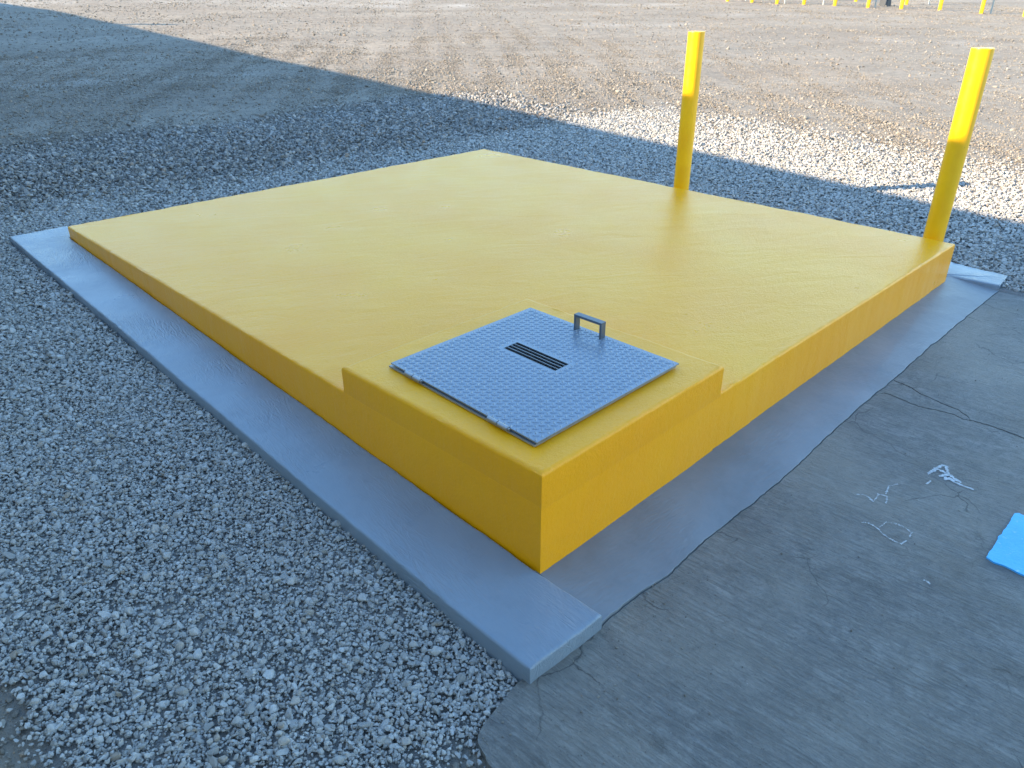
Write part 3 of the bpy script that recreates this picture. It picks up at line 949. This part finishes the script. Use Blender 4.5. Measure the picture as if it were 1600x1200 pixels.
def scatter(name, label, cat, x, y, size, mat, lift=0.3, tilt=0.5, layer=0.0, zfun=ground_z):
    n = len(x)
    z = zfun(x, y) + size * lift + rng.uniform(0, 1, n) * layer
    P = np.stack([x, y, z], 1)
    rot = np.stack([rng.normal(0, tilt, n), rng.normal(0, tilt, n), rng.uniform(0, 6.283, n)], 1)
    me = bpy.data.meshes.new(name)
    me.vertices.add(n); me.vertices.foreach_set('co', P.ravel())
    a_ = me.attributes.new('size', 'FLOAT', 'POINT'); a_.data.foreach_set('value', size)
    a_ = me.attributes.new('turn', 'FLOAT_VECTOR', 'POINT'); a_.data.foreach_set('vector', rot.ravel())
    a_ = me.attributes.new('pick', 'INT', 'POINT'); a_.data.foreach_set('value', rng.integers(0, len(ROCKS), n).astype(np.int32))
    me.update()
    o = link(name, me, mat)
    tag(o, label, cat, kind='stuff')
    ng = bpy.data.node_groups.new(name + '_nodes', 'GeometryNodeTree')
    ng.interface.new_socket('Geometry', in_out='INPUT', socket_type='NodeSocketGeometry')
    ng.interface.new_socket('Geometry', in_out='OUTPUT', socket_type='NodeSocketGeometry')
    N_ = ng.nodes; Lk = ng.links
    gi = N_.new('NodeGroupInput'); go = N_.new('NodeGroupOutput')
    iop = N_.new('GeometryNodeInstanceOnPoints')
    gti = N_.new('GeometryNodeGeometryToInstance')
    for me_r in ROCKS:
        ro = bpy.data.objects.new('rock_shape', me_r.copy())
        ro.data.materials.append(mat)
        oi = N_.new('GeometryNodeObjectInfo')
        oi.inputs['Object'].default_value = ro
        Lk.new(oi.outputs['Geometry'], gti.inputs[0])
    def na(nm, typ):
        q = N_.new('GeometryNodeInputNamedAttribute'); q.data_type = typ; q.inputs['Name'].default_value = nm
        return q.outputs['Attribute']
    Lk.new(gi.outputs[0], iop.inputs['Points'])
    Lk.new(gti.outputs[0], iop.inputs['Instance'])
    iop.inputs['Pick Instance'].default_value = True
    Lk.new(na('pick', 'INT'), iop.inputs['Instance Index'])
    Lk.new(na('turn', 'FLOAT_VECTOR'), iop.inputs['Rotation'])
    Lk.new(na('size', 'FLOAT'), iop.inputs['Scale'])
    Lk.new(iop.outputs[0], go.inputs[0])
    md = o.modifiers.new('scatter', 'NODES'); md.node_group = ng
    return o

def keep(x, y, m):
    P = np.stack([x, y, ground_z(x, y)], 1)
    v, d = in_view(P)
    m = m & v & ~blocked(x, y)
    return m

# clean pale crushed gravel beside and behind the platform
def fine_size(n, med, sig, lo_, hi_):
    return np.clip(np.exp(rng.normal(math.log(med), sig, n)), lo_, hi_)
xs, ys, ss, ly = [], [], [], []
for (x0, x1, y0, y1, dens, med) in ((-2.0, -0.28, -0.6, 2.2, 19000, 0.0067), (-1.6, 0.5, 2.2, 5.4, 12000, 0.0078), (0.0, 7.2, 3.6, 5.4, 4600, 0.0105), (3.7, 8.6, -2.5, 3.6, 4000, 0.0115)):
    n = int((x1 - x0) * (y1 - y0) * dens)
    x, y = sample(n, x0, x1, y0, y1)
    jit = np.where(x > 5, 0.30, np.where(y > 4.4, 0.10, 0.030))
    m = keep(x, y, gravel_mask(x + jit * rng.normal(0, 1, n), y + np.minimum(jit, 0.1) * rng.normal(0, 1, n)))
    # thin out where the clean gravel gives way to dirt on the sunlit side
    m &= rng.uniform(0, 1, n) > np.clip((x - 5.4) / 2.2, 0, 0.85)
    s = fine_size(n, med, 0.40, 0.003, 0.024)
    xs.append(x[m]); ys.append(y[m]); ss.append(s[m])
x, y, s = np.concatenate(xs), np.concatenate(ys), np.concatenate(ss)
print('fine gravel', len(x))
scatter('gravel', 'pale crushed limestone gravel around the platform', 'gravel', x, y, s, M_GRAV, lift=0.25, tilt=0.45, layer=0.012)

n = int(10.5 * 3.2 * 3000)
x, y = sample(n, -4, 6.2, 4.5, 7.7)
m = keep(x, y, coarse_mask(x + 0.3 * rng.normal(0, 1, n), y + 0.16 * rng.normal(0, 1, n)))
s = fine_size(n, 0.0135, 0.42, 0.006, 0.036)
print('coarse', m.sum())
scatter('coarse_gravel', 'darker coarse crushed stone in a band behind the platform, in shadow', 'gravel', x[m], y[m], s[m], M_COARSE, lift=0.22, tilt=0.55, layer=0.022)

# stones loose on the dirt yard, thinning out with distance
xs, ys, ss = [], [], []
for (x0, x1, y0, y1, dens, med) in ((-3, 12, -2, 12, 1500, 0.0078), (5, 9, -3, 9, 1500, 0.0100), (-3, 7, 6, 13.5, 1200, 0.0085), (-3, 30, 12, 30, 200, 0.0125), (12, 36, -4, 12, 220, 0.0125), (-1.9, -0.4, -0.9, 1.0, 900, 0.0045)):
    n = int((x1 - x0) * (y1 - y0) * dens)
    x, y = sample(n, x0, x1, y0, y1)
    clump = wob(x, y, 0.7) + 0.8 * wob(x + 3, y - 2, 2.2)
    m = keep(x, y, ~(gravel_mask(x, y) & (x < 6.0)) & (rng.uniform(-1.2, 1.2, n) < clump + 0.25))
    xs.append(x[m]); ys.append(y[m]); ss.append(fine_size(n, med, 0.45, 0.003, 0.05)[m])
x, y, s = np.concatenate(xs), np.concatenate(ys), np.concatenate(ss)
print('loose', len(x))
scatter('loose_stones', 'small stones scattered over the dirt yard', 'stones', x, y, s, M_LOOSE, lift=0.12, tilt=0.4, layer=0.0)

n = 900
x = np.concatenate([rng.uniform(-0.5, 0.4, n), rng.uniform(-0.5, 3.6, 300)]); y = np.concatenate([-0.25 - np.abs(rng.normal(0, 0.16, n)), -0.27 - np.abs(rng.normal(0, 0.5, 300))])
rimx = np.interp(y, [-5, -1.3, -0.6, -0.345, -0.307, -0.262, -0.240], [-0.7, -0.58, -0.56, -0.522, -0.51, -0.494, -0.45])
m = (x > rimx + 0.01) & ~((x < 0.004) & (y > -0.262)) & (rng.uniform(0, 1, len(x)) < np.where(x < 0.35, 0.22, 0.45))
scatter('grit', 'tiny loose grit scattered over the bare concrete', 'grit', x[m], y[m], fine_size(int(m.sum()), 0.0026, 0.4, 0.0012, 0.006), M_LOOSE, lift=0.35, tilt=0.3, zfun=conc_z)

# a few larger stones one can pick out
for k, (x, y, s, rz, lab) in enumerate([(-0.84, 0.209, 0.026, 0.5, 'large pale angular stone on the gravel near the lower left'),
                                   (-0.315, -0.01, 0.021, 1.4, 'pointed pale stone leaning on the near end of the grey strip'),
                                   (-0.318, 1.743, 0.022, 2.2, 'pale stone on the gravel touching the middle of the grey strip')]):
    o = link('stone', ROCKS[k].copy(), M_GRAV)
    o.location = (x, y, float(ground_z(x, y)) + s * 0.6)
    o.rotation_euler = (0.3, 0.25, rz)
    o.scale = (s, s, s)
    tag(o, lab, 'stone', 'larger single stones on the gravel')
